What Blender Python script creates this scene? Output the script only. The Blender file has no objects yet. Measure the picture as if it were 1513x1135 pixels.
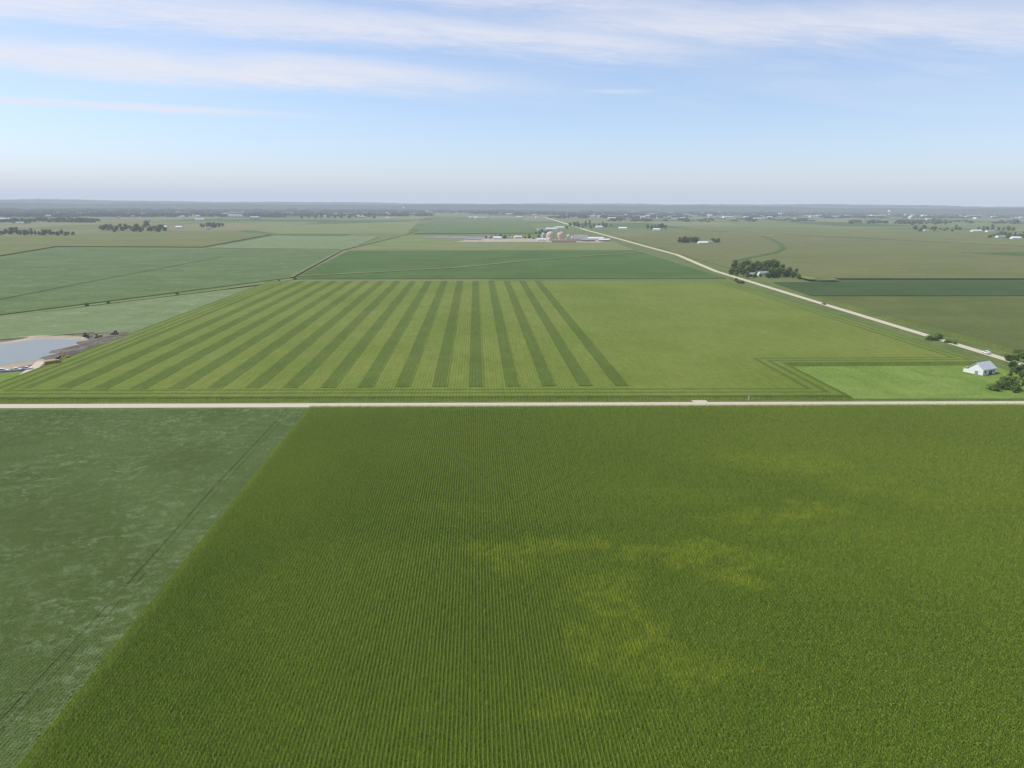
import bpy, math, random
import numpy as np
from mathutils import Vector, Matrix
random.seed(7); rng=np.random.default_rng(7)
scene=bpy.context.scene
COL=scene.collection
rad=math.radians
# ------------------------------------------------------------------ camera pose
H=90.0; PITCH=rad(14.22); YAW=rad(2.96); ROLL=rad(0.34); FPX=1050.0
F=Vector((math.sin(YAW)*math.cos(PITCH),math.cos(YAW)*math.cos(PITCH),-math.sin(PITCH)))
R0=Vector((math.cos(YAW),-math.sin(YAW),0)); U0=R0.cross(F)
R=R0*math.cos(ROLL)+U0*math.sin(ROLL); U=U0*math.cos(ROLL)-R0*math.sin(ROLL)
cd=bpy.data.cameras.new("camera"); cam=bpy.data.objects.new("camera",cd); COL.objects.link(cam)
cd.sensor_width=36; cd.lens=FPX/1513*36; cd.clip_start=1; cd.clip_end=300000
m=Matrix((( R.x,U.x,-F.x,0),(R.y,U.y,-F.y,0),(R.z,U.z,-F.z,H),(0,0,0,1)))
cam.matrix_world=m; scene.camera=cam
def G(u,v):
    """survey bearing -> metres on the ground plane"""
    d=F+R*((u-756.5)/FPX)+U*((567.5-v)/FPX)
    k=H/max(-d.z,0.0035)
    return (d.x*k,d.y*k)
# ------------------------------------------------------------------ colour / view
scene.view_settings.view_transform='Standard'; scene.view_settings.look='None'; scene.view_settings.exposure=0
# ------------------------------------------------------------------ node helpers
class NT:
    def __init__(s,nt): s.nt=nt; s.n=nt.nodes; s.l=nt.links
    def new(s,t,**k):
        n=s.n.new(t)
        for a,b in k.items(): setattr(n,a,b)
        return n
    def put(s,sock,v):
        if isinstance(v,bpy.types.NodeSocket): s.l.new(v,sock)
        elif isinstance(v,(tuple,list)):
            v=tuple(v)
            if sock.type=='RGBA' and len(v)==3: v=v+(1,)
            sock.default_value=v
        else: sock.default_value=v
    def M(s,op,a,b=0.0,c=None,clamp=False):
        n=s.new('ShaderNodeMath',operation=op); n.use_clamp=clamp
        s.put(n.inputs[0],a); s.put(n.inputs[1],b)
        if c is not None: s.put(n.inputs[2],c)
        return n.outputs[0]
    def mix(s,f,a,b,bt='MIX'):
        n=s.new('ShaderNodeMix',data_type='RGBA',blend_type=bt)
        s.put(n.inputs[0],f); s.put(n.inputs[6],a); s.put(n.inputs[7],b)
        return n.outputs[2]
    def noise(s,vec,scale,detail=3,rough=.5,dist=0.0):
        n=s.new('ShaderNodeTexNoise'); s.put(n.inputs['Vector'],vec); n.inputs['Scale'].default_value=scale
        n.inputs['Detail'].default_value=detail; n.inputs['Roughness'].default_value=rough; n.inputs['Distortion'].default_value=dist
        return n.outputs[0]
    def step(s,x,a,b,lo=0.0,hi=1.0):
        n=s.new('ShaderNodeMapRange',interpolation_type='SMOOTHSTEP')
        s.put(n.inputs[0],x); s.put(n.inputs[1],a); s.put(n.inputs[2],b); s.put(n.inputs[3],lo); s.put(n.inputs[4],hi)
        return n.outputs[0]
    def xyz(s,x,y,z=0.0):
        n=s.new('ShaderNodeCombineXYZ'); s.put(n.inputs[0],x); s.put(n.inputs[1],y); s.put(n.inputs[2],z); return n.outputs[0]
    def pos(s):
        g=s.new('ShaderNodeNewGeometry'); sp=s.new('ShaderNodeSeparateXYZ'); s.l.new(g.outputs['Position'],sp.inputs[0])
        return g.outputs['Position'],sp.outputs[0],sp.outputs[1],sp.outputs[2]
def newmat(name):
    mt=bpy.data.materials.new(name); mt.use_nodes=True; nt=mt.node_tree
    for n in list(nt.nodes):
        if n.type!='OUTPUT_MATERIAL': nt.nodes.remove(n)
    out=[n for n in nt.nodes if n.type=='OUTPUT_MATERIAL'][0]
    return mt,NT(nt),out
def finish(t,out,col,rough=.9,bump=None,bs=.5,bd=.3,spec=.1,transl=0.0):
    b=t.new('ShaderNodeBsdfPrincipled'); t.put(b.inputs['Base Color'],col); t.put(b.inputs['Roughness'],rough)
    b.inputs['Specular IOR Level'].default_value=spec
    if bump is not None:
        bn=t.new('ShaderNodeBump'); bn.inputs['Strength'].default_value=bs; bn.inputs['Distance'].default_value=bd
        t.put(bn.inputs['Height'],bump); t.l.new(bn.outputs[0],b.inputs['Normal'])
    sh=b.outputs[0]
    if transl>0:
        tr=t.new('ShaderNodeBsdfTranslucent'); t.put(tr.inputs[0],col)
        mx=t.new('ShaderNodeMixShader'); mx.inputs[0].default_value=transl
        t.l.new(sh,mx.inputs[1]); t.l.new(tr.outputs[0],mx.inputs[2]); sh=mx.outputs[0]
    t.l.new(sh,out.inputs['Surface'])
def simple(name,col,rough=.6,var=.15,scale=1.0,spec=.3,metal=0):
    mt,t,out=newmat(name)
    p=t.new('ShaderNodeTexCoord').outputs['Object']
    n=t.noise(p,scale,4)
    c=t.mix(n,tuple(x*(1-var) for x in col),tuple(min(1,x*(1+var)) for x in col))
    finish(t,out,c,rough,spec=spec); return mt
def field(name,ca,cb,big=.012,aniso=1.0,fine=.9,pale=None,pale_amt=.5,rows=0.0,bump=.5,grain=.45):
    mt,t,out=newmat(name)
    P,x,y,z=t.pos()
    v=t.xyz(x,t.M('MULTIPLY',y,aniso),0.0)
    n1=t.step(t.noise(v,big,5,.6,.6),.32,.68)
    c=t.mix(n1,ca,cb)
    if pale is not None:
        sv=t.xyz(t.M('MULTIPLY',x,.55),y,0.0)
        n3=t.step(t.noise(sv,.11,5,.65,1.2),.50,.70)
        n4=t.step(t.noise(v,big*1.6,2),.35,.65)
        c=t.mix(t.M('MULTIPLY',t.M('MULTIPLY',n3,n4),pale_amt),c,pale)
    n2=t.noise(P,fine,4,.7)
    n5=t.noise(t.xyz(x,t.M('MULTIPLY',y,.08)),.12,4,.65)
    g=t.M('ADD',t.M('MULTIPLY',t.M('SUBTRACT',n2,.5),grain*2.2),1.0)
    g=t.M('ADD',g,t.M('MULTIPLY',t.M('SUBTRACT',n5,.5),grain*.8))
    c=t.mix(1.0,c,t.xyz(g,g,g),'MULTIPLY')
    finish(t,out,c,.9,bump=n2,bs=bump,bd=.5,spec=.08)
    return mt
# ------------------------------------------------------------------ world
SUN_AZ=rad(-80); SUN_EL=rad(50)
w=bpy.data.worlds.new("World"); scene.world=w; w.use_nodes=True
t=NT(w.node_tree)
for n in list(t.n): t.n.remove(n)
sky=t.new('ShaderNodeTexSky',sky_type='NISHITA'); sky.sun_disc=False
sky.sun_elevation=SUN_EL; sky.sun_rotation=SUN_AZ%(2*math.pi); sky.altitude=300; sky.air_density=1.0; sky.dust_density=.7; sky.ozone_density=3.0
tc=t.new('ShaderNodeTexCoord'); sp=t.new('ShaderNodeSeparateXYZ'); t.l.new(tc.outputs['Generated'],sp.inputs[0])
ya=t.M('MAXIMUM',t.M('ABSOLUTE',sp.outputs[1]),.08)
S=t.M('DIVIDE',sp.outputs[0],ya); T=t.M('DIVIDE',sp.outputs[2],ya)
sv=t.xyz(t.M('MULTIPLY',S,2.2),t.M('MULTIPLY',t.M('ADD',T,t.M('MULTIPLY',S,.045)),19.0),.3)
wn=t.noise(sv,1.0,7,.62,.6)
sv2=t.xyz(t.M('MULTIPLY',S,8.0),t.M('MULTIPLY',t.M('ADD',T,t.M('MULTIPLY',S,.05)),75.0),1.3)
wn2=t.noise(sv2,1.0,8,.74,.6)
warp=t.M('MULTIPLY',t.M('SUBTRACT',wn,.5),.045)
warp=t.M('ADD',warp,t.M('MULTIPLY',t.M('SUBTRACT',wn2,.5),.028))
def band(a,b,wd,s0,s1,amp,f=.15,wf=1.0,e=0.0):
    c=t.M('ADD',t.M('MULTIPLY',S,b),a)
    d=t.M('DIVIDE',t.M('ABSOLUTE',t.M('ADD',t.M('SUBTRACT',T,c),t.M('MULTIPLY',warp,wf))),wd)
    mk=t.step(d,e,1.35,1.0,0.0)
    mk=t.M('MULTIPLY',mk,t.step(S,s0-f,s0+f)); mk=t.M('MULTIPLY',mk,t.step(S,s1-f,s1+f,1.0,0.0))
    return t.M('MULTIPLY',mk,amp)
bands=[band(.101,-.038,.0068,-1.6,-.26,.85,.15,.35,.0),
       band(.152,-.050,.028,-1.8,.02,.95,.25,1.,.0),
       band(.212,-.048,.030,-1.8,.32,.80,.2),
       band(.262,-.060,.026,-1.2,.9,.66,.2),
       band(.228,.012,.036,.05,1.6,.76,.25),
       band(.145,.0,.004,.14,.24,.45,.04,.3),
       band(.295,.0,.050,-3,3,.6,.2)]
mask=bands[0]
for b in bands[1:]: mask=t.M('MAXIMUM',mask,b)
mask=t.M('MULTIPLY',mask,t.step(wn2,.22,.74,.62,1.06))
veil=t.M('MULTIPLY',t.step(T,.05,.23),t.M('MULTIPLY',t.step(wn,.3,.75),.42))
mask=t.M('MAXIMUM',mask,veil,clamp=True)
low=t.step(T,.0,.16)
tint=t.mix(1.0,sky.outputs[0],t.mix(low,(1.06,1.06,1.24),(1.03,1.04,1.13)),'MULTIPLY')
col=t.mix(mask,tint,(5.9,5.8,6.15))
bg=t.new('ShaderNodeBackground'); t.l.new(col,bg.inputs[0]); bg.inputs[1].default_value=.15
wo=t.new('ShaderNodeOutputWorld'); t.l.new(bg.outputs[0],wo.inputs[0])
# sun
sd=bpy.data.lights.new("sun",'SUN'); sd.energy=4.4; sd.angle=rad(.53); sd.color=(1,.955,.86)
so=bpy.data.objects.new("sun",sd); COL.objects.link(so)
sdir=Vector((math.sin(SUN_AZ)*math.cos(SUN_EL),math.cos(SUN_AZ)*math.cos(SUN_EL),math.sin(SUN_EL)))
so.rotation_euler=sdir.to_track_quat('Z','Y').to_euler(); so.location=(-200,100,400)
# ------------------------------------------------------------------ mesh helpers
class MB:
    def __init__(s): s.v=[]; s.f=[]; s.m=[]
    def add(s,vs,fs,mi=0):
        o=len(s.v); s.v+= [tuple(p) for p in vs]; s.f+=[tuple(i+o for i in q) for q in fs]; s.m+=[mi]*len(fs)
    def box(s,c,d,rz=0,ry=0,mi=0,taper=1.0):
        vs=[]
        M_=Matrix.Rotation(rz,3,'Z')@Matrix.Rotation(ry,3,'Y')
        for sz in(-1,1):
            k=taper if sz>0 else 1
            for sx,sy in((-1,-1),(1,-1),(1,1),(-1,1)):
                vs.append(M_@Vector((sx*d[0]/2*k,sy*d[1]/2*k,sz*d[2]/2))+Vector(c))
        s.add(vs,[(3,2,1,0),(4,5,6,7),(0,1,5,4),(1,2,6,5),(2,3,7,6),(3,0,4,7)],mi)
    def prism(s,poly,y0,y1,mi=0):
        n=len(poly); vs=[(x,y0,z) for x,z in poly]+[(x,y1,z) for x,z in poly]
        fs=[tuple(range(n)),tuple(range(2*n-1,n-1,-1))]+[(i,i+n,(i+1)%n+n,(i+1)%n) for i in range(n)]
        s.add(vs,fs,mi)
    def cyl(s,c,r,h,axis='Z',n=14,r2=None,mi=0):
        r2=r if r2 is None else r2; vs=[]
        for k,rr in((0,r),(1,r2)):
            for i in range(n):
                a=2*math.pi*i/n; p=(rr*math.cos(a),rr*math.sin(a),k*h)
                if axis=='Y': p=(p[0],p[2]-h/2,p[1])
                if axis=='X': p=(p[2]-h/2,p[0],p[1])
                vs.append((p[0]+c[0],p[1]+c[1],p[2]+c[2]))
        s.add(vs,[tuple(range(n-1,-1,-1)),tuple(range(n,2*n))]+[(i,(i+1)%n,(i+1)%n+n,i+n) for i in range(n)],mi)
    def limb(s,a,b,ra,rb,n=6,mi=0):
        a=Vector(a); b=Vector(b); d=(b-a).normalized(); x=d.orthogonal().normalized(); y=d.cross(x); vs=[]
        for p,r in((a,ra),(b,rb)):
            for i in range(n):
                q=2*math.pi*i/n; vs.append(p+x*r*math.cos(q)+y*r*math.sin(q))
        s.add(vs,[(i,(i+1)%n,(i+1)%n+n,i+n) for i in range(n)],mi)
    def lathe(s,prof,n=20,c=(0,0,0),mi=0):
        vs=[];fs=[]
        for r,z in prof:
            for i in range(n):
                a=2*math.pi*i/n; vs.append((c[0]+r*math.cos(a),c[1]+r*math.sin(a),c[2]+z))
        for k in range(len(prof)-1):
            for i in range(n): fs.append((k*n+i,k*n+(i+1)%n,(k+1)*n+(i+1)%n,(k+1)*n+i))
        s.add(vs,fs,mi)
    def mesh(s,name,mats,smooth=False):
        me=bpy.data.meshes.new(name); me.from_pydata(s.v,[],s.f)
        for mt in (mats if isinstance(mats,(list,tuple)) else [mats]): me.materials.append(mt)
        me.polygons.foreach_set('material_index',s.m)
        if smooth: me.polygons.foreach_set('use_smooth',[True]*len(s.f))
        me.update(); return me
def obj(name,me,parent=None,loc=(0,0,0),rz=0,link=True):
    o=bpy.data.objects.new(name,me); o.location=loc; o.rotation_euler=(0,0,rz)
    if parent: o.parent=parent
    if link: COL.objects.link(o)
    return o
def tag(o,label,cat=None,group=None,kind=None):
    o["label"]=label
    if cat: o["category"]=cat
    if group: o["group"]=group
    if kind: o["kind"]=kind
    return o
def root(name,loc,rz,label,cat,group=None):
    o=obj(name,None,loc=loc,rz=rz); o.empty_display_size=1; return tag(o,label,cat,group)
# ------------------------------------------------------------------ ground
mt,t,out=newmat("farmland"); P,x,y,z=t.pos()
wx=t.M('ADD',x,t.M('MULTIPLY',y,-.019))
cx=t.M('FLOOR',t.M('DIVIDE',wx,405.0)); cy=t.M('FLOOR',t.M('DIVIDE',y,810.0))
wnn=t.new('ShaderNodeTexWhiteNoise',noise_dimensions='2D'); t.put(wnn.inputs[0],t.xyz(cx,cy))
sub=t.M('FLOOR',t.M('MULTIPLY',t.M('FRACT',t.M('DIVIDE',y,810.0)),t.M('ADD',1.0,t.M('FLOOR',t.M('MULTIPLY',wnn.outputs[0],3.0)))))
wn3=t.new('ShaderNodeTexWhiteNoise',noise_dimensions='3D'); t.put(wn3.inputs[0],t.xyz(cx,cy,sub))
cr=t.new('ShaderNodeValToRGB'); cr.color_ramp.interpolation='CONSTANT'
cols=[(0,(.075,.120,.038)),(.2,(.125,.152,.048)),(.42,(.150,.158,.060)),(.6,(.058,.095,.034)),(.72,(.18,.175,.08)),(.86,(.125,.17,.048))]
e=cr.color_ramp.elements; e[0].position=0; e[0].color=cols[0][1]+(1,); e[1].position=cols[1][0]; e[1].color=cols[1][1]+(1,)
for p_,c_ in cols[2:]:
    q=e.new(p_); q.color=c_+(1,)
t.l.new(wn3.outputs[0],cr.inputs[0])
n=t.noise(P,.004,5,.6); g=t.M('ADD',.75,t.M('MULTIPLY',n,.5))
c=t.mix(1.0,cr.outputs[0],t.xyz(g,g,g),'MULTIPLY')
near=t.step(t.M('ABSOLUTE',y),700.0,900.0)
c=t.mix(near,t.mix(t.noise(P,.15,5,.7),(.075,.115,.03),(.14,.18,.05)),c)
finish(t,out,c,.95,spec=.05)
gm=MB(); gm.add([(-60000,-8000,0),(60000,-8000,0),(60000,60000,0),(-60000,60000,0)],[(0,1,2,3)])
tag(obj("ground",gm.mesh("ground",mt)),"flat patchwork of farmland to the horizon","ground",kind="structure")
# haze: homogeneous air volume whose own glow stands in for scattered light
mt,t,out=newmat("haze_glow"); SIG=1/13000.
ab=t.new('ShaderNodeVolumeAbsorption'); ab.inputs[0].default_value=(0,0,0,1); ab.inputs[1].default_value=SIG
em=t.new('ShaderNodeEmission'); em.inputs[0].default_value=(.56,.635,.765,1); em.inputs[1].default_value=SIG
ad=t.new('ShaderNodeAddShader'); t.l.new(ab.outputs[0],ad.inputs[0]); t.l.new(em.outputs[0],ad.inputs[1]); t.l.new(ad.outputs[0],out.inputs['Volume'])
hb=MB(); hb.box((0,26000,240),(124000,72000,520))
tag(obj("sky_haze",hb.mesh("sky_haze",mt)),"glowing volume for thin summer haze over the farmland","haze",kind="structure")
# ------------------------------------------------------------------ fields
nslab=[0]
def slab(name,poly,h,mat,label,cat="field",kind="stuff",extra=None,z0=-.3,slope=0.0):
    nslab[0]+=1; h=h+nslab[0]*.013
    a=sum(poly[i][0]*poly[(i+1)%len(poly)][1]-poly[(i+1)%len(poly)][0]*poly[i][1] for i in range(len(poly)))
    if a<0: poly=poly[::-1]
    b=MB(); n=len(poly); low=[]
    for i in range(n):
        p=Vector(poly[i]); d1=(p-Vector(poly[i-1])).normalized(); d2=(Vector(poly[(i+1)%n])-p).normalized()
        n1=Vector((d1.y,-d1.x)); n2=Vector((d2.y,-d2.x)); q=p+(n1+n2)/max(.3,1+n1.dot(n2))*slope; low.append((q.x,q.y))
    b.add([(x,y,h) for x,y in poly]+[(x,y,z0) for x,y in low],[tuple(range(n))]+[(i,i+n,(i+1)%n+n,(i+1)%n) for i in range(n)])
    if extra: extra(b,h)
    return tag(obj(name,b.mesh(name,mat)),label,cat,kind=kind)
def strip(name,pts,wd,z,mat,label,cat,kind="structure",wds=None):
    b=MB(); L=[];n=len(pts)
    for i,p in enumerate(pts):
        a=Vector(pts[max(i-1,0)]);c=Vector(pts[min(i+1,n-1)]); d=(c-a).normalized(); nn=Vector((-d.y,d.x)); w_=(wds[i] if wds else wd)/2
        L.append((p[0]+nn.x*w_,p[1]+nn.y*w_,z)); L.append((p[0]-nn.x*w_,p[1]-nn.y*w_,z))
    b.add(L,[(2*i,2*i+1,2*i+3,2*i+2) for i in range(n-1)])
    return tag(obj(name,b.mesh(name,mat)),label,cat,kind=kind)
def Gs(l): return [G(*p) for p in l]
def yroad(x): return 316.0-.019*x
M_soyD=field("soy_dark",(.058,.105,.020),(.075,.128,.027),.01,fine=.35,grain=.3)
M_soyR=field("soy_dark_muted",(.040,.072,.014),(.052,.085,.020),.01,fine=.35,grain=.3)
M_soyM=field("soy_mid",(.080,.126,.036),(.110,.155,.052),.012,2.0,fine=.3,pale=(.20,.25,.13),pale_amt=.65,grain=.35)
M_pale=field("soy_pale",(.13,.176,.066),(.165,.210,.094),.02,2.0,fine=.4,pale=(.25,.30,.17),pale_amt=.7,grain=.35)
M_olive=field("corn_olive",(.115,.138,.036),(.145,.158,.050),.006,2.0,fine=.1,grain=.28)
M_oliveR=field("corn_olive_brown",(.115,.132,.036),(.145,.148,.050),.005,3.0,fine=.1,grain=.3)
M_brownR=field("corn_near_brown",(.082,.108,.022),(.106,.124,.030),.01,2.0,fine=.4,grain=.4)
M_yel=field("hay_light",(.14,.17,.050),(.175,.20,.070),.01,2.0,fine=.2,grain=.25)
M_lgreen=field("pasture",(.120,.190,.028),(.165,.228,.044),.04,1.0,fine=.6,grain=.55,pale=(.21,.24,.08),pale_amt=.7)
M_grass=field("verge_grass",(.085,.125,.028),(.135,.165,.045),.05,1.0,fine=.8,grain=.5)
slab("soybean_field",Gs([(432,413),(515,371),(940,371),(1072,412)]),.7,M_soyD,"dark green soybean field with a grass waterway","soybean field",slope=.6)
slab("soybean_field",Gs([(-220,412),(0,382),(85,367),(505,370),(430,411),(0,466),(-220,492)]),.7,M_soyM,"mid green soybean field crossed by wheel tracks","soybean field",slope=.6)
slab("soybean_field",Gs([(-220,496),(0,470),(428,417.5),(398,420),(209,492),(120,494),(0,503),(-220,522)]),.7,M_pale,"pale green soybean field beside the pond","soybean field",slope=.6)
slab("corn_field",Gs([(-220,398),(0,379),(83,365),(300,366),(400,347),(330,341),(0,350),(-220,356)]),1.8,M_olive,"olive corn field with tasselled tops","corn field")
slab("soybean_field",Gs([(305,367),(405,348.5),(560,350),(515,369)]),.7,M_pale,"pale wind-brushed soybean field","soybean field")
slab("hay_field",Gs([(525,369.5),(598,348),(905,357),(938,370)]),.3,M_yel,"light yellow-green hay field","hay field")
slab("hay_field",Gs([(412,346),(345,336),(620,327),(600,346)]),.3,M_yel,"light yellow-green mown hay field","hay field")
slab("corn_field",Gs([(612,346),(640,324),(770,323),(800,345)]),1.8,M_soyM,"green corn field with faint strips","corn field")
slab("corn_field",Gs([(918,351),(1072,396),(1190,413.5),(1850,413.5),(1600,372),(1200,350),(1000,342)]),1.8,M_oliveR,"olive brown corn field with maturing tassels","corn field")
slab("soybean_field",Gs([(1142,418),(1200,438),(1850,438),(1750,416)]),.7,M_soyR,"dark green strip of soybeans","soybean field")
slab("corn_field",Gs([(1208,441),(1497,522),(2100,530),(1900,441)]),2.1,M_brownR,"brownish green corn field beside the gravel road","corn field",slope=1.5)
slab("corn_field",Gs([(1204,349),(1650,372),(1650,345),(1100,335),(1010,340)]),1.8,M_olive,"olive corn field in hazy distance","corn field")
slab("soybean_field",Gs([(1420,375),(1520,381),(1800,386),(1700,375)]),2.3,M_soyD,"dark soybean patch beyond olive corn","soybean field")
M_dark=field("track_dark",(.03,.05,.02),(.05,.075,.03),.05,fine=.3)
strip("wheel_track",Gs([(0,444),(120,420),(330,380)]),1.6,1.3,M_dark,"dark sprayer wheel track through soybeans","track")
strip("wheel_track",Gs([(430,411),(505,370),(600,347),(640,330)]),5,1.4,M_yel,"thin grassy field boundary between crops","track")
strip("grass_waterway",Gs([(442,409),(560,403),(680,396),(800,384),(950,373)]),9,1.25,M_yel,"pale grass waterway across dark soybeans","grass strip")
strip("grass_waterway",Gs([(1125,350),(1140,355),(1153,362),(1158,369),(1145,375),(1115,381),(1085,388)]),12,2.3,M_soyD,"winding green waterway in olive corn","grass strip")
strip("ditch",Gs([(-200,493),(0,468),(150,449),(300,431),(430,413.5)]),8,.25,M_yel,"yellowish grass ditch bank between soybean fields","ditch")
strip("grass_verge",Gs([(1184,411),(1200,415.5),(1235,415.5)]),16,2.6,M_lgreen,"bright mown grass beside the grove","grass")
# striped seed corn field
PER=18.3
mt,t,out=newmat("striped_corn"); P,x,y,z=t.pos()
xw=t.M('ADD',x,t.M('MULTIPLY',t.M('SUBTRACT',t.noise(t.xyz(x,t.M('MULTIPLY',y,.25)),.6,4,.7),.5),1.5))
fr=t.M('FRACT',t.M('DIVIDE',t.M('SUBTRACT',77.0+PER*100,xw),PER))
stp=t.M('MULTIPLY',t.step(fr,.0,.05),t.step(fr,.38,.45,1,0))
stp=t.M('MULTIPLY',stp,t.step(xw,76.5,77.3,1,0)); stp=t.M('MULTIPLY',stp,t.step(y,341.5,343.))
d1=t.M('SUBTRACT',y,t.M('ADD',323.5,t.M('MULTIPLY',x,-.019)))
d2=t.M('ADD',x,239.); d3=t.M('SUBTRACT',301.,x)
d4=t.M('MAXIMUM',t.M('SUBTRACT',179.,x),t.M('SUBTRACT',y,392.))
d=t.M('MINIMUM',t.M('MINIMUM',d1,d2),t.M('MINIMUM',d3,d4))
d=t.M('ADD',d,t.M('MULTIPLY',t.M('SUBTRACT',t.noise(P,.2,4,.7),.5),1.8))
hd=t.step(d,17.3,18.5,1,0)
hb_=t.step(t.M('FRACT',t.M('DIVIDE',d,6.2)),.32,.52,1,0)
n1=t.step(t.noise(t.xyz(x,t.M('MULTIPLY',y,.8)),.013,5,.6,.5),.3,.7)
light=t.mix(n1,(.124,.164,.022),(.154,.190,.034)); dark=t.mix(n1,(.068,.104,.012),(.080,.118,.017))
pf=t.noise(P,.05,4,.65)
c=t.mix(t.M('MULTIPLY',stp,t.M('ADD',.60,t.M('MULTIPLY',pf,.4))),light,dark)
c=t.mix(hd,c,t.mix(t.M('MULTIPLY',hb_,.8),light,dark))
n2=t.noise(P,1.1,4,.75); n3=t.noise(t.xyz(x,t.M('MULTIPLY',y,.05)),.8,4,.7); n4=t.noise(P,.25,4,.7)
g=t.M('ADD',.06,t.M('MULTIPLY',n2,.75)); g=t.M('ADD',g,t.M('MULTIPLY',n3,.65)); g=t.M('ADD',g,t.M('MULTIPLY',n4,.50))
r=t.M('MULTIPLY',t.M('SINE',t.M('MULTIPLY',x,2*math.pi/1.524)),.10); g=t.M('ADD',g,r)
c=t.mix(1.0,c,t.xyz(g,g,g),'MULTIPLY')
finish(t,out,c,.9,bump=n2,bs=.7,bd=.6,spec=.08); M_strip=mt
def ridges(b,h):
    k=0
    while 77-PER*k-7.3>-222:
        x1=77-PER*k; x0=x1-7.2; b.box(((x0+x1)/2,592.5,h+.08),(x1-x0,499,.22)); k+=1
slab("corn_field",[(-239,yroad(-239)+8),(179,yroad(179)+8),(179,392),(296,392),(303,842),(-239,842)],1.6,M_strip,"striped seed corn field of alternating light and dark rows","corn field",extra=ridges,slope=1.9)
slab("grass_field",[(181,yroad(181)+7.5),(262,yroad(262)+7),(300,yroad(300)+7),(300,390),(181,390)],.12,M_lgreen,"bright green mown grass paddock","grass field","structure")
# ------------------------------------------------------------------ roads
mt,t,out=newmat("gravel"); P,x,y,z=t.pos()
n=t.noise(P,.5,5,.7); n2=t.noise(P,.05,3)
c=t.mix(n,(.42,.36,.26),(.62,.54,.41)); c=t.mix(t.M('MULTIPLY',n2,.5),c,(.50,.44,.33))
finish(t,out,c,.95,bump=n,bs=.3,bd=.05,spec=.1); M_grav=mt
strip("grass_verge",[(-1600,yroad(-1600)),(1500,yroad(1500))],17,.03,M_grass,"grassy verge and ditch beside the gravel road","verge")
strip("gravel_road",[(-1600,yroad(-1600)),(1500,yroad(1500))],6.6,.09,M_grav,"pale straight gravel road between corn fields","road")
dp=[(312,-100),(317,200),(322,426),(329,700),(337,993)]+[G(1000,376.5),G(950,363),G(905,350.5),G(868,340.5),G(838,331),G(806,321.5)]
strip("grass_verge",dp,34,.05,M_grass,"grassy verge beside the long gravel road","verge")
strip("gravel_road",dp,8,.11,M_grav,"pale gravel road running to the horizon","road",wds=[7,7,7,7.5,8,9,10,11,13,16,19])
xx=G(1030,590); strip("field_driveway",[(xx[0],yroad(xx[0])+2),(xx[0],yroad(xx[0])+8.5)],7,.13,M_grav,"short gravel field entrance off the road","driveway")
# ------------------------------------------------------------------ pond site
mt,t,out=newmat("pond_water"); P,x,y,z=t.pos()
b=t.new('ShaderNodeBsdfPrincipled'); b.inputs['Base Color'].default_value=(.20,.215,.19,1); b.inputs['Roughness'].default_value=.3; b.inputs['Specular IOR Level'].default_value=.4
bn=t.new('ShaderNodeBump'); bn.inputs['Strength'].default_value=.5; bn.inputs['Distance'].default_value=.15; t.l.new(t.noise(P,1.2,3),bn.inputs['Height']); t.l.new(bn.outputs[0],b.inputs['Normal'])
t.l.new(b.outputs[0],out.inputs['Surface']); M_water=mt
M_sand=field("sand_bank",(.32,.27,.19),(.42,.36,.27),.05,fine=.5,grain=.3)
M_soil=field("dug_soil",(.105,.09,.072),(.19,.165,.135),.08,fine=.3,grain=.6,bump=.6)
slab("dug_ground",Gs([(-200,512),(0,501),(60,496),(207,491.5),(150,521),(60,556),(20,570),(-200,640)]),.12,M_soil,"dug earth of the pond construction site","earth","structure")
slab("sand_bank",Gs([(-200,520),(0,507),(45,500),(124,499),(132,503),(100,520),(78,533),(45,540),(10,548),(-200,590)]),.16,M_sand,"sandy bank around the pond","sand bank","structure")
slab("pond",Gs([(-190,524),(0,511),(30,506),(48,503.5),(80,502),(119,503),(112,508),(96,516),(84,525),(66,531),(50,534),(36,535),(0,541),(-190,575)]),.20,M_water,"still grey blue pond with sandy edge","pond","structure")
slab("grass_field",Gs([(-200,600),(0,553),(28,551),(38,556),(14,568),(-200,640)]),.25,M_lgreen,"bright lawn beside the site drive","grass","structure")
strip("site_drive",Gs([(-160,650),(-20,580),(14,566),(36,555),(50,545),(62,535)]),5,.50,M_grav,"curving pale gravel site drive","drive")
def mound(u,v,l,wd,h,rz,mat,label):
    b=MB(); nx,ny=30,16; X,Y=G(u,v); vs=[];fs=[]; p1,p2,p3=rng.random(3)*6
    for j in range(ny+1):
        for i in range(nx+1):
            a=i/nx*2-1; c_=j/ny*2-1; r_=max(0,1-a*a)*max(0,1-c_*c_)
            hh=h*r_**.7*(.85+.15*math.sin(a*9+p1)+.3*math.sin(c_*9+a*1+p2)+.2*rng.random()) if r_>0 else -.1
            vs.append((a*l/2,c_*wd/2,hh))
    for j in range(ny):
        for i in range(nx): q=j*(nx+1)+i; fs.append((q,q+1,q+nx+2,q+nx+1))
    b.add(vs,fs); tag(obj("earth_mound",b.mesh("earth_mound",mat,True),loc=(X,Y,.1),rz=rz),label,"mound","spoil heaps around the pond","structure")
mound(150,509,70,24,1.8,rad(70),M_soil,"long heap of dark excavated soil")
mound(178,499,60,20,1.6,rad(62),M_soil,"heap of dark excavated soil by corn")
mound(120,521,50,15,1.4,rad(60),M_soil,"low ridge of dumped earth")
mound(70,499,50,8,1.0,rad(0),M_sand,"low sandy ridge at the pond edge")
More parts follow.
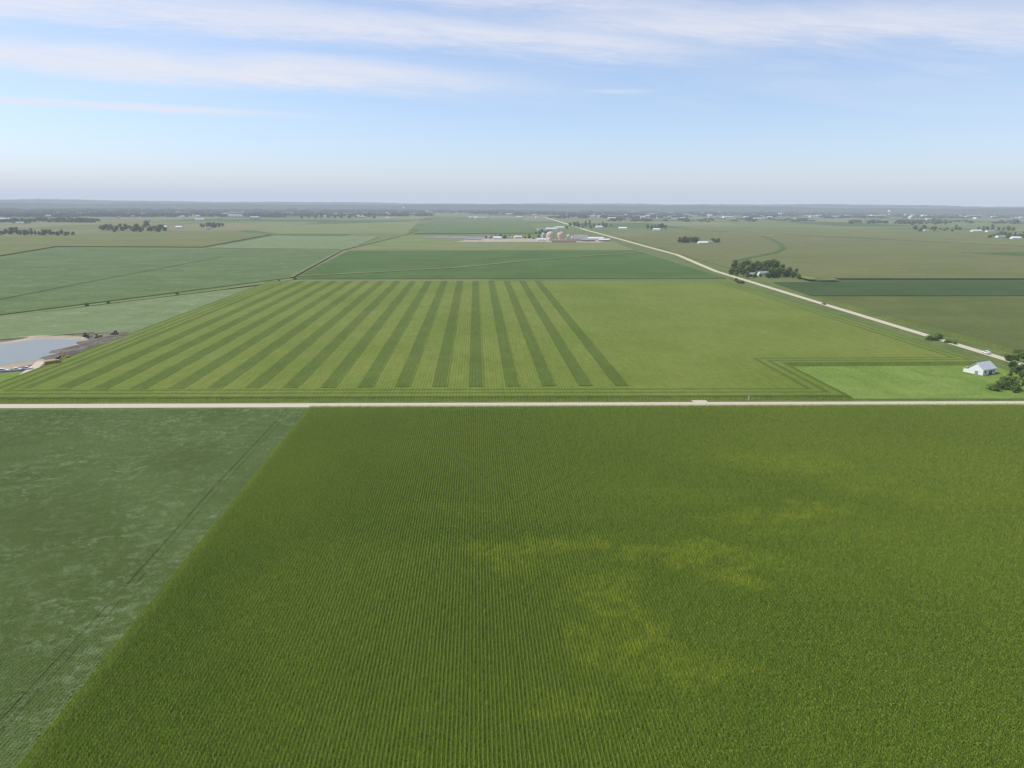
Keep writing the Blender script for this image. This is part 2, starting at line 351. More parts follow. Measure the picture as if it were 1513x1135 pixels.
# ------------------------------------------------------------------ foreground crops (instanced tiles)
def blob(t,x,y,u,v,rx,ry):
    X,Y=G(u,v); a=t.M('DIVIDE',t.M('SUBTRACT',x,X),rx); b_=t.M('DIVIDE',t.M('SUBTRACT',y,Y),ry)
    return t.step(t.M('ADD',t.M('MULTIPLY',a,a),t.M('MULTIPLY',b_,b_)),0.,1.,1.,0.)
def leafmat(name,kind):
    mt,t,out=newmat(name); P,x,y,z=t.pos()
    at=t.new('ShaderNodeAttribute',attribute_name='tone'); tone=at.outputs['Fac']
    if kind=='corn':
        v=t.xyz(x,t.M('MULTIPLY',y,1.2)); big=t.step(t.noise(v,.011,4,.6,.8),.33,.68)
        wx_=t.M('ADD',x,t.M('MULTIPLY',t.M('SUBTRACT',t.noise(P,.045,4,.7),.5),40.))
        wy_=t.M('ADD',y,t.M('MULTIPLY',t.M('SUBTRACT',t.noise(t.xyz(y,x,3.),.045,4,.7),.5),34.))
        bl=None
        for a_ in [(750,838,7,9),(800,822,9,5),(870,820,12,5),(930,832,10,5),(905,935,9,11),(880,890,8,8),(1010,1000,15,6),(950,975,11,6),(1150,766,24,6),(1110,850,14,7),(1020,828,16,5),(1220,795,18,5),(1420,745,22,8),(1165,690,20,9),(1290,720,16,7),(615,1110,4,4),(830,1050,7,5)]:
            k_=1.0 if a_[0]<1200 else .55
            q=t.M('MULTIPLY',blob(t,wx_,wy_,a_[0],a_[1],a_[2]*1.4,a_[3]*1.4),k_); bl=q if bl is None else t.M('MAXIMUM',bl,q)
        pt=t.step(t.noise(t.xyz(x,t.M('MULTIPLY',y,1.2),5.),.13,5,.76,1.0),.36,.70,.05,1.)
        c=t.mix(big,(.142,.228,.012),(.188,.276,.018))
        c=t.mix(t.M('MULTIPLY',t.M('MULTIPLY',pt,bl),.72),c,(.34,.42,.02))
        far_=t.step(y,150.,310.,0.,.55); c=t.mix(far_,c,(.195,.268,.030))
        edge=t.step(x,-73.8,-72.4,.5,0.0); c=t.mix(edge,c,(.26,.35,.035))  # sunlit left side of the corn painted brighter into the leaf colour
    else:
        v=t.xyz(x,y); big=t.step(t.noise(v,.012,4,.6,.8),.33,.67)
        c=t.mix(big,(.155,.225,.052),(.205,.285,.084))
        st=t.step(t.noise(t.xyz(t.M('ADD',x,t.M('MULTIPLY',y,-.25)),t.M('MULTIPLY',y,1.2)),.24,5,.78,1.0),.46,.68)
        zn=t.step(t.noise(P,.022,3,.6),.34,.60,.15,1.)
        c=t.mix(t.M('MULTIPLY',t.M('MULTIPLY',st,zn),.65),c,(.42,.51,.29))
        for xc,am in((-82.6,.40),(-84.6,.65)):
            tr=t.step(t.M('ABSOLUTE',t.M('SUBTRACT',x,t.M('ADD',xc,t.M('MULTIPLY',t.M('SINE',t.M('MULTIPLY',y,.05)),.25)))),.12,.34,am,0)
            tr=t.M('MULTIPLY',tr,t.step(t.noise(P,.12,2),.3,.55)); c=t.mix(tr,c,(.05,.07,.022))
    g=t.M('ADD',.66,t.M('MULTIPLY',tone,.70)); c=t.mix(1.0,c,t.xyz(g,g,g),'MULTIPLY')
    finish(t,out,c,.7,spec=.1,transl=.38); return mt
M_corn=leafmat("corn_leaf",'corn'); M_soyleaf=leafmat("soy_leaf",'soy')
M_tassel=simple("tassel",(.36,.33,.11),.9,.2,spec=.05); M_dirt=simple("row_soil",(.085,.085,.032),.95,.2,.3)
def tonemesh(name,V,Fq,tone,mi,mats):
    me=bpy.data.meshes.new(name); me.from_pydata(V.tolist(),[],Fq.tolist())
    for mt in mats: me.materials.append(mt)
    me.polygons.foreach_set('material_index',mi.astype(np.int32))
    a=me.attributes.new('tone','FLOAT','FACE'); a.data.foreach_set('value',tone.astype(np.float32)); me.update(); return me
TW=12*.762; TL=10.0
def corn_tile(k):
    r=np.random.default_rng(100+k); V=[];Q=[];tn=[];mi=[]
    def quad(a,b,c,d,to,m):
        o=len(V); V.extend([a,b,c,d]); Q.append((o,o+1,o+2,o+3)); tn.append(to); mi.append(m)
    quad((0,0,.03),(TW,0,.03),(TW,TL,.03),(0,TL,.03),.5,2)
    for row in range(12):
        x0=(row+.5)*.762; y=.1
        while y<TL:
            px=x0+r.normal(0,.03); py=y; y+=.21*(.7+.6*r.random()); h=2.25+r.normal(0,.07); pt=r.random()
            base=r.random()*math.pi
            for l in range(7):
                z=h*(.46+.52*l/7); az=base+(l%2)*math.pi+r.normal(0,.5); ln=(.70-.045*l)*(.8+.4*r.random()); wd=.045
                cx_,sx_=math.cos(az),math.sin(az); nx,ny=-sx_*wd,cx_*wd
                z1=z+.18; z2=z+.05-.22*r.random(); to=.25+.5*r.random()+.15*(pt-.5)+.2*(l/8)
                a=(px,py,z); m1=(px+cx_*ln*.5,py+sx_*ln*.5,z1); e=(px+cx_*ln,py+sx_*ln,z2)
                quad((a[0]-nx*.7,a[1]-ny*.7,z),(a[0]+nx*.7,a[1]+ny*.7,z),(m1[0]+nx,m1[1]+ny,z1),(m1[0]-nx,m1[1]-ny,z1),to,0)
                quad((m1[0]-nx,m1[1]-ny,z1),(m1[0]+nx,m1[1]+ny,z1),(e[0]+nx*.3,e[1]+ny*.3,z2),(e[0]-nx*.3,e[1]-ny*.3,z2),to,0)
            if r.random()<.7:
                for s_ in range(2):
                    az=r.random()*6.28; c_,s2=math.cos(az),math.sin(az); sp_=.12
                    quad((px-s2*.014,py+c_*.014,h),(px+s2*.014,py-c_*.014,h),(px+c_*sp_+s2*.014,py+s2*sp_-c_*.014,h+.24),(px+c_*sp_-s2*.014,py+s2*sp_+c_*.014,h+.24),.5,1)
    return tonemesh("corn_tile",np.array(V),np.array(Q),np.array(tn),np.array(mi),[M_corn,M_tassel,M_dirt])
def soy_tile(k):
    r=np.random.default_rng(200+k); V=[];Q=[];tn=[];mi=[]
    N=24
    hh=.62+.10*r.random((N+1,N+1)); hh[0,:]=hh[-1,:]=.66; hh[:,0]=hh[:,-1]=.66
    xs=np.linspace(0,TW,N+1); ys=np.linspace(0,TL,N+1)
    for j in range(N+1):
        for i in range(N+1): V.append((xs[i],ys[j],hh[j,i]))
    for j in range(N):
        for i in range(N):
            q=j*(N+1)+i; Q.append((q,q+1,q+N+2,q+N+1)); tn.append(.15+.3*r.random()); mi.append(0)
    for _ in range(5200):
        x,y=r.random()*TW,r.random()*TL; z=.70+.13*math.sin(x/.762*2*math.pi)*.5+.12*r.random(); s_=.07+.05*r.random()
        n=Vector((r.normal(0,.35),r.normal(0,.35),1)).normalized(); a=n.orthogonal().normalized()*s_; b_=n.cross(a.normalized())*s_
        o=len(V); c=Vector((x,y,z))
        for p in (c-a,c-b_,c+a,c+b_): V.append(tuple(p))
        Q.append((o,o+1,o+2,o+3)); tn.append(.2+.7*r.random()); mi.append(0)
    return tonemesh("soy_tile",np.array(V),np.array(Q),np.array(tn),np.array(mi),[M_soyleaf])
def instanced(name,pts,meshes,label,cat):
    c=bpy.data.collections.new(name+"_tiles")
    for i,me in enumerate(meshes):
        o=bpy.data.objects.new(name+"_tile",me); c.objects.link(o)
    me=bpy.data.meshes.new(name); me.from_pydata([p for p in pts],[],[])
    a=me.attributes.new('pick','INT','POINT'); a.data.foreach_set('value',[random.randrange(len(meshes)) for _ in pts])
    o=obj(name,me)
    ng=bpy.data.node_groups.new(name,'GeometryNodeTree'); ng.interface.new_socket("Geometry",in_out='INPUT',socket_type='NodeSocketGeometry'); ng.interface.new_socket("Geometry",in_out='OUTPUT',socket_type='NodeSocketGeometry')
    N=ng.nodes; gi=N.new('NodeGroupInput'); go=N.new('NodeGroupOutput'); ip=N.new('GeometryNodeInstanceOnPoints'); ci=N.new('GeometryNodeCollectionInfo')
    ci.inputs['Collection'].default_value=c; ci.inputs['Separate Children'].default_value=True; ci.inputs['Reset Children'].default_value=True
    na=N.new('GeometryNodeInputNamedAttribute'); na.data_type='INT'; na.inputs[0].default_value='pick'
    ng.links.new(gi.outputs[0],ip.inputs['Points']); ng.links.new(ci.outputs[0],ip.inputs['Instance']); ip.inputs['Pick Instance'].default_value=True
    ng.links.new(na.outputs[0],ip.inputs['Instance Index']); ng.links.new(ip.outputs[0],go.inputs[0])
    md=o.modifiers.new("crop",'NODES'); md.node_group=ng
    return tag(o,label,cat,kind="stuff")
pts=[]
for i in range(39):
    x0=-74.4+i*TW; ye=yroad(x0)-8.0
    for j in range(25):
        y0=ye-(j+1)*TL
        if abs(x0)>0.85*(y0+40)+25: continue
        pts.append((x0,y0,0))
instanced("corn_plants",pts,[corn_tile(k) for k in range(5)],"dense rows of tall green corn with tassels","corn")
pts=[]
for i in range(27):
    x0=-75.2-(i+1)*TW; ye=yroad(x0)-8.0
    for j in range(25):
        y0=ye-(j+1)*TL
        if -x0-TW>0.85*(y0+40)+15: continue
        pts.append((x0,y0,0))
instanced("soybean_plants",pts,[soy_tile(k) for k in range(4)],"pale wind-brushed soybeans with sprayer tracks","soybeans")
# ------------------------------------------------------------------ trees
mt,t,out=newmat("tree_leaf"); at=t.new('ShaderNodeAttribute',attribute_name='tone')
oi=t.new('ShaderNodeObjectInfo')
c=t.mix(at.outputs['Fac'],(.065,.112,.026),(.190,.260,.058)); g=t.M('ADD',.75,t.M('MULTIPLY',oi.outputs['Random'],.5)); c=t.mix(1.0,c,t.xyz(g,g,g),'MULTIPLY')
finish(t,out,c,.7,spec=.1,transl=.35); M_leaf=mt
M_bark=simple("bark",(.11,.085,.06),.9,.3,3)
def crown_mesh(k,h=12,rx=4.5,nq=900,bottom=.22,size=.55):
    r=np.random.default_rng(300+k); lobes=[]
    for i in range(11):
        a=r.random()*6.28; q=r.random()**.6*rx*.66; zz=h*(bottom+.10+.62*r.random()); shrink=1-.5*abs(zz/h-.45)
        lobes.append((q*math.cos(a)*shrink,q*math.sin(a)*shrink,zz,rx*(.38+.22*r.random())*shrink))
    lobes.append((0,0,h*.8,rx*.42)); V=[];Q=[];tn=[]
    for i in range(nq):
        L=lobes[r.integers(len(lobes))]; d=Vector(r.normal(0,1,3)).normalized(); rr=L[3]*(.72+.38*r.random())
        c=Vector(L[:3])+Vector((d.x*rr,d.y*rr,d.z*rr*.85)); n=(d+Vector(r.normal(0,.5,3))).normalized()
        s_=size*(.6+.8*r.random()); a=n.orthogonal().normalized(); a=Matrix.Rotation(r.random()*6.28,3,n)@a; b_=n.cross(a)
        o=len(V)
        for p in(c-a*s_,c-b_*s_*.7+n*.1*s_,c+a*s_,c+b_*s_*.7): V.append((p.x,p.y,max(.1,p.z)))
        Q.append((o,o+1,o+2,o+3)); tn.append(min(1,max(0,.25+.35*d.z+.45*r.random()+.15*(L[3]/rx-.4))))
    return tonemesh("crown",np.array(V),np.array(Q),np.array(tn),np.zeros(nq),[M_leaf]),lobes
def tree_proto(k,h,rx,nq=900,bottom=.22,size=.55):
    me,lobes=crown_mesh(k,h,rx,nq,bottom,size)
    b=MB(); b.limb((0,0,-.3),(0.1,0,h*.35),h*.035,h*.024,8); b.limb((0.1,0,h*.35),(0,.1,h*.75),h*.024,h*.008,7)
    for L in lobes[:6]: b.limb((0.08,0,h*(.25+.1*random.random())),L[:3],h*.013,h*.004,5)
    return me,b.mesh("trunk",M_bark,True)
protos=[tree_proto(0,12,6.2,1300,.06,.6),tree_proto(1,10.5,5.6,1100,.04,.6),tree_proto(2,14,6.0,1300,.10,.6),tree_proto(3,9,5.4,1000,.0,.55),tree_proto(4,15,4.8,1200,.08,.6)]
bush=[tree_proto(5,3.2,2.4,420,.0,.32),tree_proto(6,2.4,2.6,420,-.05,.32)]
def tree(u,v,s=1.0,k=None,bushy=False,group="farm trees",label=None):
    X,Y=G(u,v); P_=bush if bushy else protos; k=random.randrange(len(P_)) if k is None else k
    nm="bush" if bushy else "broadleaf_tree"
    e=root(nm,(X,Y,0),random.random()*6.28,label or ("low green bush at the field edge" if bushy else "leafy green broadleaf tree with rounded crown"),"bush" if bushy else "tree",group)
    ss=s*(.75+.5*random.random()); e.scale=(ss*(.9+.3*random.random()),ss,ss)
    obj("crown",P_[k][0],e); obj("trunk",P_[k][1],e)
def grove(n,u0,u1,v0,v1,s=1.0,group="farm trees",label=None,bushy=False):
    for i in range(n): tree(u0+(u1-u0)*(i+.5*random.random()+.25)/n,v0+(v1-v0)*random.random(),s,group=group,label=label,bushy=bushy)
fl="tall dark green tree of the farmstead grove"
grove(18,1080,1150,399,405,1.15,"farmstead grove",fl); grove(10,1135,1183,406,413,1.0,"farmstead grove",fl); grove(5,1078,1100,404,409,.8,"farmstead grove",fl); grove(5,1100,1145,409,412,.6,"farmstead grove",fl)
grove(9,1003,1030,357,360,1.4); grove(5,1052,1062,358,360,1.0); grove(30,147,245,336,343,1.5,"field grove","dark tree of a grove among fields"); grove(9,296,330,335,338,1.4)
grove(20,0,110,345,349,1.3); grove(6,18,45,330,331,2.0); grove(10,845,905,333,336,1.4); grove(6,955,985,338,339,1.3)
grove(12,1350,1420,340,343,1.4); grove(12,1460,1520,350,353,1.4); grove(12,1340,1400,330,333,1.8); grove(12,440,560,322,323,2.2); grove(8,1440,1500,340,342,1.4)
yl="bright green yard tree near the white barn"; yb="bushy yard tree near the white barn"
grove(5,1492,1535,541,552,.42,"yard trees",yl); grove(12,1478,1540,564,584,.27,"yard trees",yb); grove(6,1490,1535,552,564,.33,"yard trees",yb)
grove(5,1486,1525,528,538,.40,"yard trees",yl)
grove(3,1372,1390,500,503,1.2,"roadside bushes",bushy=True); grove(3,1396,1414,505,509,.8,"roadside bushes",bushy=True)
for u in (128,160,262,412,436): 
    vv=468-(468-413.5)*u/430; tree(u,vv+.5,.9,bushy=True,group="ditch bushes")
grove(6,1086,1098,414,420,1.1,"roadside bushes",bushy=True); grove(9,1464,1500,564,580,1.3,"yard bushes",bushy=True)
grove(12,715,800,350,354,.8,"works trees"); grove(8,835,880,334,338,1.1,"works trees"); grove(6,790,815,344,346,.9,"works trees"); grove(6,1520,1600,420,424,1.0)
def woods(name,bands_,label):
    r=np.random.default_rng(11); V=[];Q=[];tn=[]
    for (n,u0,u1,v0,v1,rr,hh) in bands_:
        for i in range(n):
            X,Y=G(u0+(u1-u0)*r.random(),v0+(v1-v0)*r.random()); ln=1+2.5*r.random(); h=hh*(.7+.6*r.random()); R_=rr*(.6+.8*r.random())
            for q in range(22):
                a=r.random()*6.28; e_=r.random()*1.45; d=Vector((math.cos(a)*math.cos(e_),math.sin(a)*math.cos(e_),math.sin(e_)))
                c=Vector((X+d.x*R_*ln,Y+d.y*R_*.8,h*(.15+.8*d.z))); nn=(d+Vector(r.normal(0,.3,3))).normalized(); s_=R_*.45
                a1=nn.orthogonal().normalized(); b1=nn.cross(a1); o=len(V)
                for p in(c-a1*s_-b1*s_,c+a1*s_-b1*s_,c+a1*s_+b1*s_,c-a1*s_+b1*s_): V.append((p.x,p.y,max(-.5,min(p.z,h*1.1))))
                Q.append((o,o+1,o+2,o+3)); tn.append(r.random()*.35)
    me=tonemesh(name,np.array(V),np.array(Q),np.array(tn),np.zeros(len(Q)),[M_farleaf])
    tag(obj(name,me),label,"woodland",kind="stuff")
M_farleaf=simple("far_tree_leaf",(.040,.068,.022),.9,.3,.02,.05)
woods("woodland",[(420,-80,760,310,315,28,17),(700,700,1600,310,318,26,16),(340,820,1600,315,323,17,12),(220,-80,420,316,321,18,13),(120,420,640,316,320,16,11),(60,1250,1600,326,331,12,10),(50,-50,150,325,329,13,11),(40,900,1200,323,328,12,9)],"hazy belt of trees around the distant town")
def ridge(dist,h0,h1,label,seed):
    r=np.random.default_rng(seed); b=MB(); n=260; V=[];ph=r.random(6)*6.28
    for i in range(n+1):
        a=rad(-50+100*i/n); hh=h0+(h1-h0)*(.5+.5*math.sin(a*7+ph[0])*.6+.25*math.sin(a*19+ph[1])+.12*math.sin(a*53+ph[2]))+r.normal(0,2.2)
        for dd,zz in((0,-1),(400,hh*.85),(900,hh),(2600,-1)):
            V.append((math.sin(a)*(dist+dd),math.cos(a)*(dist+dd),zz))
    b.add(V,[(4*i+k,4*(i+1)+k,4*(i+1)+k+1,4*i+k+1) for i in range(n) for k in range(3)])
    tag(obj("hill",b.mesh("hill",M_hill)),label,"hill",kind="structure")
M_hill=field("wooded_hill",(.02,.045,.03),(.035,.06,.04),.004,fine=.02,grain=.4)
ridge(9500,62,86,"low wooded bluffs on the hazy horizon",3)
ridge(13000,88,116,"far low wooded hills in haze",5)
# ------------------------------------------------------------------ buildings
M_white=simple("white_paint",(.74,.74,.72),.5,.06,.6); M_metal=simple("white_metal_roof",(.66,.67,.68),.5,.08,.4,.3)
M_grey=simple("grey_roof",(.26,.26,.27),.7,.2,.6); M_red=simple("red_paint",(.26,.13,.10),.6,.2,.5); M_glass=simple("dark_glass",(.03,.04,.05),.15,.1,1,.6)
M_barnroof=simple("weathered_metal_roof",(.52,.53,.55),.6,.15,.7,.3)
M_tan=simple("tan_concrete",(.56,.43,.33),.8,.10,.15,.1); M_yel2=simple("yellow_machine_paint",(.34,.23,.06),.6,.25,1); M_black=simple("rubber",(.03,.03,.03),.8,.2,2)
M_blue=simple("blue_grey_metal",(.30,.36,.40),.5,.1,.5); M_brown=simple("brown_roof",(.20,.13,.09),.8,.2,.6); M_steel=simple("galvanised_steel",(.48,.49,.50),.5,.1,.5,.3)
def gable(u,v,L,W,E,Rg,rz,mw,mr,name="farmhouse",label="",cat="house",group=None,detail=True,chim=False):
    X,Y=G(u,v); e=root(name,(X,Y,0),rz,label,cat,group)
    b=MB(); b.prism([(-L/2,-.3),(L/2,-.3),(L/2,E),(-L/2,E)],-W/2,W/2)
    b.add([(-L/2,-W/2,E),(-L/2,W/2,E),(-L/2,0,Rg-.05),(L/2,-W/2,E),(L/2,W/2,E),(L/2,0,Rg-.05)],[(0,2,1),(3,4,5)])
    obj("wall",b.mesh("wall",mw),e)
    b=MB(); o=.45; sl=(Rg-E)/(W/2)
    for s_ in(-1,1):
        y1=s_*(W/2+o); z1=E-o*sl
        b.add([(-L/2-o,0,Rg),(L/2+o,0,Rg),(L/2+o,y1,z1),(-L/2-o,y1,z1),(-L/2-o,0,Rg+.18),(L/2+o,0,Rg+.18),(L/2+o,y1,z1+.18),(-L/2-o,y1,z1+.18)],[(0,1,2,3),(7,6,5,4),(0,4,5,1),(3,2,6,7),(0,3,7,4),(1,5,6,2)])
    rf=obj("roof",b.mesh("roof",mr),e)
    if chim:
        b=MB(); b.box((L*.2,.4,Rg+.4),(.7,.7,1.6)); obj("chimney",b.mesh("chimney",M_red),rf)
    if detail:
        b=MB(); b.box((L*.1,-W/2-.04,1.25),(min(3.6,L*.25),.1,2.5)); obj("door",b.mesh("door",M_glass if mw!=M_red else M_white),e)
        for xw in(-.32,.34):
            b=MB(); b.box((L*xw,-W/2-.04,E*.58),(1.2,.08,1.3)); obj("window",b.mesh("window",M_glass),e)
    return e
e=gable(1450,552,11.5,8,3.6,6.6,rad(24),M_white,M_barnroof,"barn","white barn with weathered metal roof beside the paddock","barn")
b=MB(); b.prism([(-5.7,-.3),(5.7,-.3),(5.7,2.5),(-5.7,2.5)],4.02,6.8); obj("lean_to",b.mesh("lean_to",M_white),e)
b=MB(); b.add([(-6.1,4.1,3.3),(6.1,4.1,3.3),(6.1,7.2,2.55),(-6.1,7.2,2.55)],[(0,1,2,3)]); obj("lean_to_roof",b.mesh("lean_to_roof",M_barnroof),e)
b=MB(); b.box((-5.79,-.5,1.1),(.08,1.8,2.2)); obj("barn_door",b.mesh("barn_door",M_grey),e)
gable(1128,407.5,13,9,3.6,6,rad(5),M_white,M_grey,"farmhouse","white farmhouse shaded by the grove","house",chim=True)
gable(1108,408.5,12,9,3.2,5,rad(-15),M_blue,M_grey,"shed","grey metal shed beside the grove farmhouse","shed")
gable(1038,361,22,12,4,7,0,M_white,M_metal,"machine_shed","long white machine shed by small trees","shed"); gable(1048,360,14,10,4,7,.3,M_white,M_grey,"farmhouse","small white farmhouse beside trees","house")
gable(240,338,30,16,6,10,.2,M_white,M_metal,"machine_shed","white machine shed beside a grove","shed"); gable(265,337.5,22,14,5,8,0,M_white,M_metal,"machine_shed","white shed on a far farmstead","shed")
gable(308,339,16,10,4,7,.4,M_tan,M_grey,"farmhouse","tan farmhouse near a few trees","house"); gable(30,331,30,14,5,9,0,M_white,M_grey,"farmhouse","distant white farmhouse with trees","house")
for i,(u,v,L) in enumerate([(1442,343,40),(1462,343.5,28),(1480,352,34),(1500,354,24),(1368,342,20),(970,341,24),(920,339,30),(885,337,26)]):
    gable(u,v,L,14,5,8.5,random.uniform(-.4,.4),M_white,random.choice([M_metal,M_grey,M_brown]),"farm_building","white farm building on the distant plain","building","scattered farm buildings",detail=False)
def silo(u,v,r,h,mat,label,name="domed_silo"):
    X,Y=G(u,v); e=root(name,(X,Y,0),0,label,"silo","storage silos of the works")
    b=MB(); b.lathe([(r,-.3),(r,h)],28); obj("wall",b.mesh("wall",mat,True),e)
    b=MB(); b.lathe([(r,h)]+[(r*math.cos(a)+.02,h+r*.85*math.sin(a)) for a in np.linspace(.02,1.5,10)],28); rf=obj("dome_roof",b.mesh("dome_roof",mat,True),e)
    b=MB(); b.cyl((0,0,h+r*.84),r*.12,1.8,n=10); obj("vent_cap",b.mesh("vent_cap",M_grey),rf)
silo(813,354,10.5,12,M_tan,"large pinkish tan domed storage silo"); silo(828,354,10.5,12,M_tan,"large pinkish tan domed storage silo")
for u,v,r,h in((803,352,5,10),(840,354,5,9),(846,355,4,8),(812,357,4,6)): silo(u,v,r,h,M_steel,"small galvanised steel storage silo","small_silo")
X,Y=G(820.5,354); e=root("conveyor_tower",(X,Y,0),0,"tall lattice conveyor tower between the silos","tower")
b=MB()
for sx in(-1.5,1.5):
    for sy in(-1.5,1.5): b.box((sx,sy,15),(.4,.4,30))
for z_ in range(3,30,4): b.box((0,0,z_),(3.4,3.4,.3))
obj("frame",b.mesh("frame",M_steel),e); b=MB(); b.box((0,0,31),(5,5,3)); obj("head_house",b.mesh("head_house",M_white),e)
wk=[(850,356.5,40,14,4,M_tan,M_brown,"long brown roofed works shed"),(868,357,36,14,4,M_red,M_grey,"red works shed with grey roof"),(832,358.5,60,14,4,M_tan,M_brown,"long low tan works building"),(880,355,40,14,5,M_white,M_metal,"white works shed with metal roof"),(800,356,22,12,4,M_white,M_metal,"small white office beside the works"),
 (892,356.5,26,12,3.5,M_red,M_metal,"red walled shed beside the works"),(858,352.5,36,16,6,M_white,M_grey,"white shed behind the silos"),(735,354,20,12,5,M_white,M_metal,"white farm shed by the yard"),(752,353,16,10,4,M_tan,M_grey,"tan house by the yard"),(720,352,16,10,4,M_white,M_grey,"white house beside the yard"),(700,355,40,12,3,M_steel,M_grey,"low grey shed beside the yard"),(765,352,20,12,4,M_white,M_metal,"white shed near small trees"),(815,340,40,14,5,M_white,M_metal,"long white building behind works"),(800,341,30,14,5,M_white,M_grey,"white building behind the works"),(826,338,36,14,5,M_white,M_metal,"long white building behind works")]
for u,v,L,W,E,a,c_,lb in wk: gable(u,v,L,W,E,E*1.6,random.uniform(-.15,.15),a,c_,"works_building",lb,"building",detail=False)
slab("gravel_yard",Gs([(672,358),(700,353),(905,352.5),(885,359),(800,358)]),.5,M_sand,"pale gravel yard of the works","yard","structure")
M_lot=field("grey_lot",(.17,.16,.16),(.26,.24,.23),.03,fine=.1,grain=.2)
slab("grey_lot",Gs([(622,351.5),(640,348.5),(735,350.5),(728,353.5)]),.5,M_lot,"grey stockpile yard beside the works","yard","structure")
hv=[]
for L,W,E,a,c_ in((60,30,8,M_white,M_metal),(34,20,7,M_tan,M_grey),(90,40,9,M_white,M_metal),(26,16,6,M_white,M_brown),(50,24,12,M_tan,M_metal)):
    b=MB(); b.prism([(-L/2,-.3),(L/2,-.3),(L/2,E),(-L/2,E)],-W/2,W/2,0)
    b.prism([(-L/2-.5,E+.05),(L/2+.5,E+.05),(L/2+.5,E+.5),(-L/2-.5,E+.5)],-W/2-.5,W/2+.5,1)
    b.add([(-L/2,-W/2,E+.52),(L/2,-W/2,E+.52),(L/2,0,E+2.8),(-L/2,0,E+2.8),(L/2,W/2,E+.52),(-L/2,W/2,E+.52)],[(0,1,2,3),(3,2,4,5),(0,3,5),(1,4,2)],1)
    for q in range(4): b.box((-L*.38+L*.25*q,-W/2-.06,E*.45),(L*.06,.1,E*.5),mi=2)
    hv.append(b.mesh("town_building",[a,c_,M_glass]))
for i in range(170):
    if i<130: u=random.uniform(860,1510); v=random.uniform(314,325)
    elif i<152: u=random.uniform(430,860); v=random.uniform(316,324)
    else: u=random.uniform(0,430); v=random.uniform(318,327)
    X,Y=G(u,v); o=obj("town_building",random.choice(hv),loc=(X,Y,0),rz=random.choice([0,0,1.57,.2])); s_=random.uniform(.35,1.0); o.scale=(s_,s_,random.uniform(.7,1.2))
    tag(o,"pale low building of the distant town","building","buildings of the distant town")
def wtower(u,v,h,r,label):
    X,Y=G(u,v); e=root("water_tower",(X,Y,0),0,label,"water tower")
    b=MB(); b.lathe([(r*.5,-.3),(r*.25,h*.15),(r*.2,h*.7),(r*.3,h*.8)],16); obj("stem",b.mesh("stem",M_white,True),e)
    b=MB(); b.lathe([(r*max(.02,math.cos(a)),h+r*.7*math.sin(a)) for a in np.linspace(-1.4,1.5,14)],20); obj("tank",b.mesh("tank",M_white,True),e)
wtower(1313,319,42,13,"white water tower above the distant town"); wtower(597,313.5,44,11,"pale water tower among distant trees"); wtower(1008,313,44,10,"pale water tower among town trees")
# ------------------------------------------------------------------ vehicles
def wheels(e,pos,r,wd):
    for x,y in pos:
        b=MB(); b.cyl((0,0,0),r,wd,'Y',14); wh=obj("wheel",b.mesh("tyre",M_black),e,loc=(x,y,r))
        b=MB(); b.cyl((0,0,0),r*.55,wd+.04,'Y',10); obj("rim",b.mesh("rim",M_steel),wh)
def pickup(X,Y,rz,mat,label,z=0.2,name="pickup_truck",van=False):
    e=root(name,(X,Y,z),rz,label,"pickup truck" if not van else "car")
    b=MB(); b.prism([(-2.75,.5),(2.7,.5),(2.75,1.0),(2.6,1.15),(1.3,1.2),(-2.75,1.2)] ,-.98,.98); obj("body",b.mesh("body",mat),e)
    x0=-2.4 if van else -.9
    b=MB(); b.prism([(x0,1.2),(1.35,1.2),(.6,1.88),(x0+.25,1.9)],-.88,.88); cb=obj("cab",b.mesh("cab",mat),e)
    b=MB(); b.prism([(x0+.1,1.27),(1.15,1.27),(.58,1.78),(x0+.3,1.78)],-.90,.90); obj("window",b.mesh("window",M_glass),cb)
    if not van:
        b=MB(); b.box((-1.85,0,1.215),(1.6,1.6,.02)); obj("load_bed",b.mesh("load_bed",M_black),e)
    wheels(e,[(-1.75,-.92),(1.75,-.92),(-1.75,.92),(1.75,.92)],.42,.28); return e
X,Y=G(40,547); pickup(X,Y,rad(20),M_white,"white pickup truck parked on the site drive",.2); X,Y=G(24,549); pickup(X,Y,rad(30),M_white,"white pickup truck parked near the lawn",.2)
X,Y=G(5,550); pickup(X,Y,rad(10),M_white,"white delivery van parked by the pond",.2,"van",True)
pickup(321.5,424,rad(88),M_white,"white car driving on the gravel road",.12,"car",True)
pickup(326.5,650,rad(88),M_red,"red pickup truck on the long gravel road",.12)
